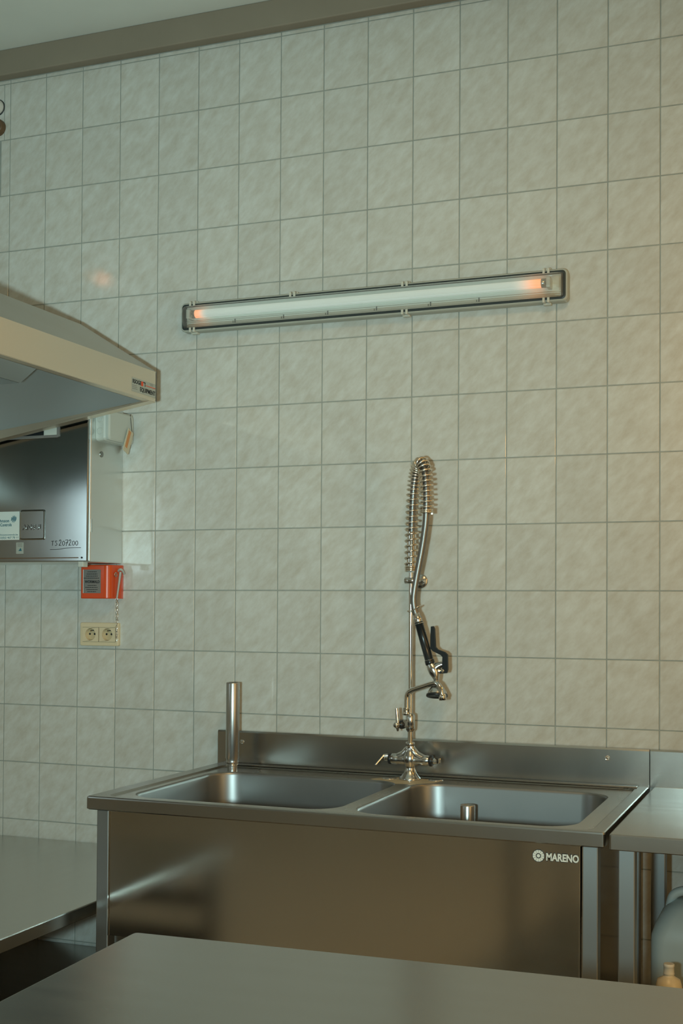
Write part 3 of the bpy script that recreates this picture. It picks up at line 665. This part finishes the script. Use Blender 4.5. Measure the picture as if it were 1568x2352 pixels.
# lip along the sloping bottom of the end panel, with its gutter widening to the left
MB().prism([(HXF-0.004, HY, zb(HXF-0.004)-0.001), (HXF-0.004, HY, zb(HXF-0.004)+0.005), (HB, HY, zb(HB)+0.008), (HB, HY, zb(HB)-0.001)], (0, -0.036, 0)).build('end_lip', M['steel_hood'], hood)
MB().prism([(HXF-0.07, HY-0.036, zb(HXF-0.07)+0.006), (HB, HY-0.036, zb(HB)+0.055), (HB, HY-0.036, zb(HB)+0.006)], (0, 0.003, 0)).build('end_gutter', M['steel_hood'], hood)
# slanted filter baffle inside
bf = MB().prism([(0.351, -0.42, 2.076), (0.357, -0.42, 2.070), (0.515, -0.42, 2.180), (0.510, -0.42, 2.186)], (0, HE+0.44, 0)).build('filter_baffle', M['steel_in'], hood)
MB().box(0.22, 0.354, HE+0.03, -0.42, 2.070, 2.077).build('filter_tray', M['steel_cab'], hood)
# maker's sticker on the fascia
def hsx(y, z): return Vector((HXF+0.0003, y, z))
from_y = lambda px: px
stk = MB().prism([hsx(-0.378, 2.031), hsx(-0.378, 2.074), hsx(-0.235, 2.074), hsx(-0.235, 2.031)], (0.0003, 0, 0)).build('sticker', M['papers'], hood)
SXD = (0, 1, 0); SZD = (0, 0, 1)
text('lettering', 'RSOGE', 0.0170, (HXF+0.0010, -0.375, 2.0570), SXD, SZD, M['ink'], stk, extrude=0.0002, offset=0.0005, width=0.050)
text('lettering', 'EQUIPMENT', 0.0185, (HXF+0.0010, -0.331, 2.0380), SXD, SZD, M['ink'], stk, extrude=0.0002, offset=0.0005, width=0.092)
MB().box(HXF+0.0006, HXF+0.0012, -0.3235, -0.312, 2.0555, 2.0695).build('logo_square', M['redd'], stk)
MB().box(HXF+0.0006, HXF+0.0012, -0.311, -0.299, 2.0665, 2.0695).build('logo_bar', M['ink'], stk)
MB().box(HXF+0.0006, HXF+0.0012, -0.302, -0.299, 2.0555, 2.0695).build('logo_bar', M['ink'], stk)
MB().box(HXF+0.0006, HXF+0.0012, -0.296, -0.238, 2.0595, 2.0615).build('logo_line', M['redd'], stk)
for k in range(3):
    MB().box(HXF+0.0006, HXF+0.0010, -0.376, -0.350+0.002*k, 2.0495-0.005*k, 2.0508-0.005*k).build('small_print', M['plate'], stk)
    MB().box(HXF+0.0006, HXF+0.0010, -0.272+0.002*k, -0.250, 2.0710-0.0030*k, 2.0718-0.0030*k).build('small_print', M['plate'], stk)

# ------------------------------------------------------------------ fire-suppression cabinet
cab = thing('suppression_cabinet', 'stainless fire-suppression control cabinet with stickers mounted below the hood', 'cabinet', (0.12, -0.1, 1.516))
AX0, AX1, AY, AZ0, AZ1 = -0.22, 0.474, -0.212, 1.519, 2.12
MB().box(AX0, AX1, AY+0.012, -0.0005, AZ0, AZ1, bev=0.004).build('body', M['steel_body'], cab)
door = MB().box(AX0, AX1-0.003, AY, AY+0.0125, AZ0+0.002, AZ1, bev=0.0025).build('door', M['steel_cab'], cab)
MB().box(AX0+0.02, AX1-0.035, AY-0.0012, AY+0.001, AZ0+0.0125, AZ0+0.0155).build('door_slot', M['pipeb'], door)
MB().box(AX1-0.001, AX1+0.0015, -0.195, -0.188, AZ0+0.098, AZ0+0.140).build('hinge', M['chrome'], cab)
MB().lathe((AX1-0.022, AY, AZ0+0.014), (0, -1, 0), [(0, 0.003), (0.002, 0.003)], 10).build('lock', M['ink'], door)
MB().box(AX1-0.038, AX1-0.018, AY+0.002, AY+0.03, AZ0-0.016, AZ0+0.002, bev=0.002).build('corner_foot', M['offwhite'], cab)
def A(px, z): return None
# recessed plate with the embossed word
pl = MB()
for g, y in ((0.0, AY-0.0002), (0.0, AY-0.0022), (0.003, AY-0.0034)): pass
PX0, PX1, PZ0, PZ1 = 0.213, 0.310, 1.593, 1.692
pl.loft([rrect_xz(PX0, PX1, PZ0, PZ1, 0.006, AY-0.0001), rrect_xz(PX0, PX1, PZ0, PZ1, 0.006, AY-0.003), rrect_xz(PX0+0.003, PX1-0.003, PZ0+0.003, PZ1-0.003, 0.005, AY-0.0036), rrect_xz(PX0+0.005, PX1-0.005, PZ0+0.005, PZ1-0.005, 0.004, AY-0.0018)], smooth=False, capb=True)
po = pl.build('embossed_plate', M['steel_cab'], door)
text('embossed_lettering', 'ANSUL', 0.026, (PX0+0.010, AY-0.0020, 1.626), (1, 0, 0), (0, 0, 1), M['steel_cab'], po, extrude=0.0020, width=0.079)
st = MB().box(0.085, 0.2105, AY-0.0006, AY, 1.594, 1.688).build('service_sticker', M['paper'], door)
text('lettering', 'Johnson', 0.0145, (0.119, AY-0.0008, 1.6530), (1, 0, 0), (0, 0, 1), M['tealink'], st, extrude=0.0002, offset=0.0002, width=0.052)
text('lettering', 'Controls', 0.0145, (0.134, AY-0.0008, 1.6395), (1, 0, 0), (0, 0, 1), M['tealink'], st, extrude=0.0002, offset=0.0002, width=0.0455)
text('lettering', 'www.johnsoncontrols.be', 0.0085, (0.104, AY-0.0008, 1.6085), (1, 0, 0), (0, 0, 1), M['tealink'], st, extrude=0.0002, width=0.101)
text('lettering', 'Tel.:+32(0)2 467 78 11', 0.0095, (0.104, AY-0.0008, 1.5985), (1, 0, 0), (0, 0, 1), M['tealink'], st, extrude=0.0002, width=0.102)
for k in range(4):
    hgt = (0.013, 0.022, 0.024, 0.017)[k]; x = 0.1800+0.0052*k; zz = 1.6630
    MB().tube([(x-0.002, AY-0.0010, zz-hgt/2), (x+0.0005, AY-0.0010, zz-hgt*0.1), (x+0.001, AY-0.0010, zz+hgt*0.2), (x+0.000, AY-0.0010, zz+hgt/2)], [0.0006, 0.0018, 0.0018, 0.0006], 6).build('globe_stripe', M['tealink'], st)
# small inspection sticker
s2 = MB().box(0.1985, 0.2275, AY-0.0006, AY, 1.5475, 1.5850).build('inspection_sticker', M['papers'], door)
for k, (a, b_) in enumerate(((0.203, 0.223), (0.203, 0.221), (0.204, 0.223))): MB().box(a, b_, AY-0.0009, AY-0.0005, 1.5800-0.004*k, 1.5815-0.004*k).build('small_print', M['plate'], s2)
MB().prism([(0.208, AY-0.0005, 1.557), (0.221, AY-0.0005, 1.557), (0.2165, AY-0.0005, 1.567)], (0, -0.0004, 0)).build('symbol', M['tealink'], s2)
# handwritten number
hw = bpy.data.objects.new('handwritten_number', None); C.objects.link(hw); hw.parent = door; hw.location = (0, 0, 0)
def stroke(pts, r=0.0008):
    return [(p[0], AY-0.0004, p[1]) for p in pts], r
digits = {'T': [[(0, 9), (6, 10)], [(3, 9.5), (2.5, 0)]], 'S': [[(6, 9.5), (3, 10), (2, 8), (4, 5.5), (5.5, 3), (4, 0.5), (1, 0.5)]],
          '2': [[(1, 9), (3, 12), (5, 10.5), (4.5, 7), (1.5, 2), (1, 0), (3, 1), (6, 0)]], '0': [[(3, 9), (1, 7), (1, 3), (3, 0), (5.5, 2), (6, 6), (4.5, 9), (3, 9)]],
          '7': [[(0, 11), (6, 11.5), (3.5, 5), (2, -1)], [(1, 5.5), (6, 6)]]}
hm = MB(); x = 0.3355
for ch in 'TS 207200':
    if ch == ' ': x += 0.0035; continue
    for stq in digits[ch]:
        pts = [(x+px*0.00165, AY-0.0003, 1.5730+py*0.00155) for px, py in stq]; hm.tube(catmull(pts, 4), 0.0009, 5)
    x += 0.0125
hm.tube(catmull([(0.331, AY-0.0003, 1.5600), (0.36, AY-0.0003, 1.5605), (0.40, AY-0.0003, 1.5650), (0.448, AY-0.0003, 1.5655)], 4), 0.0008, 5)
bpy.data.objects.remove(hw, do_unlink=True)
hm.build('handwritten_number', M['ink'], door)
# indicator window half hidden by the hood
iw = MB().loft([rrect_xz(0.13, 0.363, 1.927, 2.03, 0.008, AY-0.0002), rrect_xz(0.13, 0.363, 1.927, 2.03, 0.008, AY-0.004), rrect_xz(0.134, 0.359, 1.931, 2.026, 0.006, AY-0.004), rrect_xz(0.135, 0.358, 1.932, 2.025, 0.006, AY-0.002)], smooth=False, capb=True).build('indicator_window', M['plate'], door)
MB().box(0.14, 0.303, AY-0.0030, AY-0.0018, 1.936, 2.02).build('window_glass', M['blackp'], iw)
MB().box(0.304, 0.353, AY-0.0030, AY-0.0018, 1.936, 2.02).build('window_label', M['offwhite'], iw)
MB().lathe((0.330, AY-0.003, 1.970), (0, -1, 0), [(0, 0.007), (0.001, 0.007)], 16).build('indicator_dot', M['ink'], iw)
MB().lathe((0.298, AY-0.003, 1.955), (0, -1, 0), [(0, 0.005), (0.002, 0.004)], 12).build('window_screw', M['chrome_dull'], iw)
MB().lathe((AX1, -0.135, 1.876), (1, 0, 0), [(0, 0.010), (0.0015, 0.010)], 16).build('knockout', M['steel_cab'], cab)

# junction box on the cabinet's side, with its tag
jb = thing('junction_box', 'small white junction box on the right side of the fire-suppression cabinet', 'box', (AX1, -0.09, 1.91))
def yz(y0, y1, z0, z1, r, x): return [Vector((x, p.x, p.y)) for p in rrect(y0, y1, z0, z1, r, 0, 5)]
MB().loft([yz(-0.172, -0.012, 1.917, 2.02, 0.012, AX1+0.0005), yz(-0.172, -0.012, 1.917, 2.02, 0.012, AX1+0.030), yz(-0.168, -0.016, 1.921, 2.016, 0.010, AX1+0.036)], smooth=False, capa=True, capb=True).build('body', M['offwhite'], jb)
MB().loft([yz(-0.170, -0.014, 1.919, 2.018, 0.012, AX1+0.0365), yz(-0.170, -0.014, 1.919, 2.018, 0.012, AX1+0.046), yz(-0.164, -0.020, 1.925, 2.012, 0.010, AX1+0.050)], smooth=False, capa=True, capb=True).build('lid', M['offwhite'], jb)
for z in (1.947, 1.985): MB().lathe((AX1+0.017, -0.1722, z), (0, -1, 0), [(0, 0.0105), (0.002, 0.0105), (0.003, 0.009), (0.001, 0.007), (0.002, 0.004)], 18).build('knockout', M['offwhite'], jb)
tg = thing('hanging_tag', 'tan tag with orange strip hanging from the white junction box', 'tag', (AX1+0.055, -0.06, 1.888))
mm = Matrix.Rotation(math.radians(-24), 4, 'X'); mm.translation = (AX1+0.056, -0.062, 1.926)
MB().obox(mm, 0.004, 0.036, 0.082, 0.0015).build('plate', M['tag'], tg)
mm2 = mm.copy(); mm2.translation = mm @ Vector((0.0022, -0.006, 0.004)); MB().obox(mm2, 0.0008, 0.014, 0.062).build('orange_strip', M['tago'], tg)
MB().tube(catmull([mm @ Vector((0.001, 0.008, 0.040)), (AX1+0.054, -0.040, 1.985), (AX1+0.048, -0.036, 2.02)], 5), 0.0009, 6).build('cord', M['ink'], tg)

# ------------------------------------------------------------------ red pull box
pb = thing('pull_box', 'orange-red manual release box with a grey text plate on the tiles', 'box', (0.43, -0.05, 1.4))
prof = []
BX0, BX1, BY, BZ0, BZ1 = 0.360, 0.484, -0.078, 1.401, 1.514
pr = [(BX0+0.006, -0.001), (BX0, -0.006), (BX0, BY+0.006), (BX0+0.002, BY+0.002), (BX0+0.006, BY)]
for k in range(9): a = math.radians(90-90*k/8); pr.append((BX1-0.032+0.022*math.cos(a), BY+0.022-0.022*math.sin(a)))
pr += [(BX1-0.004, -0.012), (BX1-0.004, -0.001)]
pm = MB(); pm.loft([[Vector((x, y, BZ0+0.0005)) for x, y in [((x-0.42)*0.985+0.42, y*0.98) for x, y in pr]], [Vector((x, y, BZ0+0.003)) for x, y in pr], [Vector((x, y, BZ1-0.003)) for x, y in pr], [Vector(((x-0.42)*0.985+0.42, y*0.98, BZ1)) for x, y in pr]], smooth=False, capa=True, capb=True)
pm.build('body', M['red'], pb)
tp = MB().box(0.3730, 0.4400, BY-0.0012, BY+0.001, 1.4195, 1.4985).build('text_plate', M['plate'], pb)
MB().box(0.3715, 0.3735, BY-0.0014, BY+0.001, 1.4195, 1.4985).build('plate_edge', M['paper'], tp)
text('lettering', 'WORMALD', 0.0125, (0.3790, BY-0.0015, 1.4535), (1, 0, 0), (0, 0, 1), M['ink'], tp, extrude=0.0002, offset=0.0004, width=0.058)
for k, (zz, a, b_) in enumerate(((1.4905, 0.385, 0.425), (1.4835, 0.382, 0.427), (1.4765, 0.379, 0.430), (1.4695, 0.370, 0.435), (1.4455, 0.386, 0.424), (1.4385, 0.377, 0.430), (1.4315, 0.382, 0.428), (1.4245, 0.385, 0.425))):
    xx = a+0.004
    while xx < b_-0.002:
        wd = random.uniform(0.003, 0.008); MB().box(xx, min(b_, xx+wd), BY-0.0016, BY-0.001, zz-0.001, zz+0.0012).build('small_print', M['ink'], tp); xx += wd+0.0014
# pull rod, eye and chain
MB().tube(catmull([(BX1-0.006, -0.030, 1.4955), (BX1+0.004, -0.034, 1.5000), (BX1+0.010, -0.028, 1.4945), (BX1+0.010, -0.020, 1.4850)], 5), 0.0042, 8).build('pull_knob', M['cable'], pb)
MB().tube([(BX1+0.006, -0.036, 1.4910), (BX1+0.003, -0.042, 1.445), (BX1-0.001, -0.046, 1.402)], [0.0042, 0.0034, 0.0030], 8).build('pull_rod', M['cable'], pb)
ey = [(BX1-0.004, -0.050+0.0065*math.cos(2*PI*k/12), 1.482+0.0065*math.sin(2*PI*k/12)) for k in range(13)]
MB().tube(ey, 0.0018, 6, cap=False).build('eye', M['chrome'], pb)
ln = []
for k in range(14): a = 2*PI*k/12; ln.append(Vector((0.0032*math.cos(a), 0, 0.0062*math.sin(a))))
link = MB().tube(ln[:13], 0.0011, 5, cap=False).mesh('chain_link', M['chrome'])
chain = bpy.data.objects.new('chain', None); C.objects.link(chain); chain.parent = pb; chain.location = Vector((BX1-0.012, -0.030, 1.40))-pb.location
zz = 1.472; k = 0
while zz > 1.262:
    o = bpy.data.objects.new('chain_link', link); C.objects.link(o); o.parent = chain
    o.location = (0.0006*math.sin(k*2.1), 0.004*(1.472-zz)/0.2, zz-1.40); o.rotation_euler = (0, 0, math.radians(20 if k % 2 else 105)); zz -= 0.0098; k += 1

# ------------------------------------------------------------------ double socket
so = thing('double_socket', 'cream double wall socket under the orange-red release box', 'socket', (0.394, 0, 1.28))
OX0, OX1, OZ0, OZ1 = 0.319, 0.470, 1.241, 1.320
MB().loft([rrect_xz(OX0, OX1, OZ0, OZ1, 0.006, -0.0002), rrect_xz(OX0, OX1, OZ0, OZ1, 0.006, -0.012), rrect_xz(OX0+0.002, OX1-0.002, OZ0+0.002, OZ1-0.002, 0.005, -0.014), rrect_xz(OX0+0.010, OX1-0.008, OZ0+0.013, OZ1-0.015, 0.003, -0.0145), rrect_xz(OX0+0.0105, OX1-0.0085, OZ0+0.0135, OZ1-0.0155, 0.003, -0.0135)], smooth=False, capa=True).build('cover_plate', M['cream'], so)
for cx in (0.362, 0.428):
    sk = MB().loft([rrect_xz(cx-0.0315, cx+0.0315, 1.2555, 1.3035, 0.002, -0.0134), rrect_xz(cx-0.0315, cx+0.0315, 1.2555, 1.3035, 0.002, -0.0165), [Vector((cx+0.0205*math.cos(2*PI*(k+3)/24+0.0), -0.0165, 1.280+0.0205*math.sin(2*PI*(k+3)/24))) for k in range(24)], [Vector((cx+0.0195*math.cos(2*PI*(k+3)/24), -0.003, 1.280+0.0195*math.sin(2*PI*(k+3)/24))) for k in range(24)]], smooth=False, capb=True).build('socket', M['cream'], so)
    MB().lathe((cx, -0.0025, 1.292), (0, -1, 0), [(0, 0.0026), (0.012, 0.0026), (0.014, 0.0015)], 10).build('earth_pin', M['chrome'], sk)
    MB().lathe((cx, -0.0030, 1.280), (0, -1, 0), [(0, 0.0192), (0.0006, 0.0192)], 24).build('socket_floor', M['cream_shaded'], sk)
    MB().box(cx-0.006, cx+0.006, -0.0045, -0.0030, 1.2915, 1.2950).build('earth_slot', M['ink'], sk)
    for dx in (-0.0095, 0.0095): MB().lathe((cx+dx, -0.0036, 1.281), (0, -1, 0), [(0, 0.0036), (0.0012, 0.0036)], 10).build('pin_hole', M['ink'], sk)

# ------------------------------------------------------------------ pipe stubs at the left edge of the wall
t = thing('white_pipe_stub', 'white pipe end coming out of the tiles at the left edge', 'pipe', (-0.052, 0, 3.150))
MB().lathe((-0.052, 0.0, 3.150), (0, -1, 0), [(0, 0.026), (0.022, 0.026), (0.025, 0.024), (0.026, 0.018)], 24).build('pipe', M['pipew'], t)
MB().lathe((-0.052, 0.0, 3.150), (0, -1, 0), [(0, 0.029), (0.003, 0.029), (0.004, 0.026)], 24).build('collar', M['gasket'], t)
t = thing('brown_pipe_stub', 'brown pipe end just below the white one at the left edge', 'pipe', (-0.047, 0, 3.076))
MB().lathe((-0.047, 0.0, 3.076), (0, -1, 0), [(0, 0.029), (0.022, 0.029), (0.025, 0.027), (0.025, 0.020), (0.008, 0.019)], 24).build('pipe', M['pipeb'], t)
MB().lathe((-0.047, -0.008, 3.076), (0, -1, 0), [(0, 0.0185), (0.010, 0.016), (0.013, 0.008)], 16).build('filler', M['tag'], t)
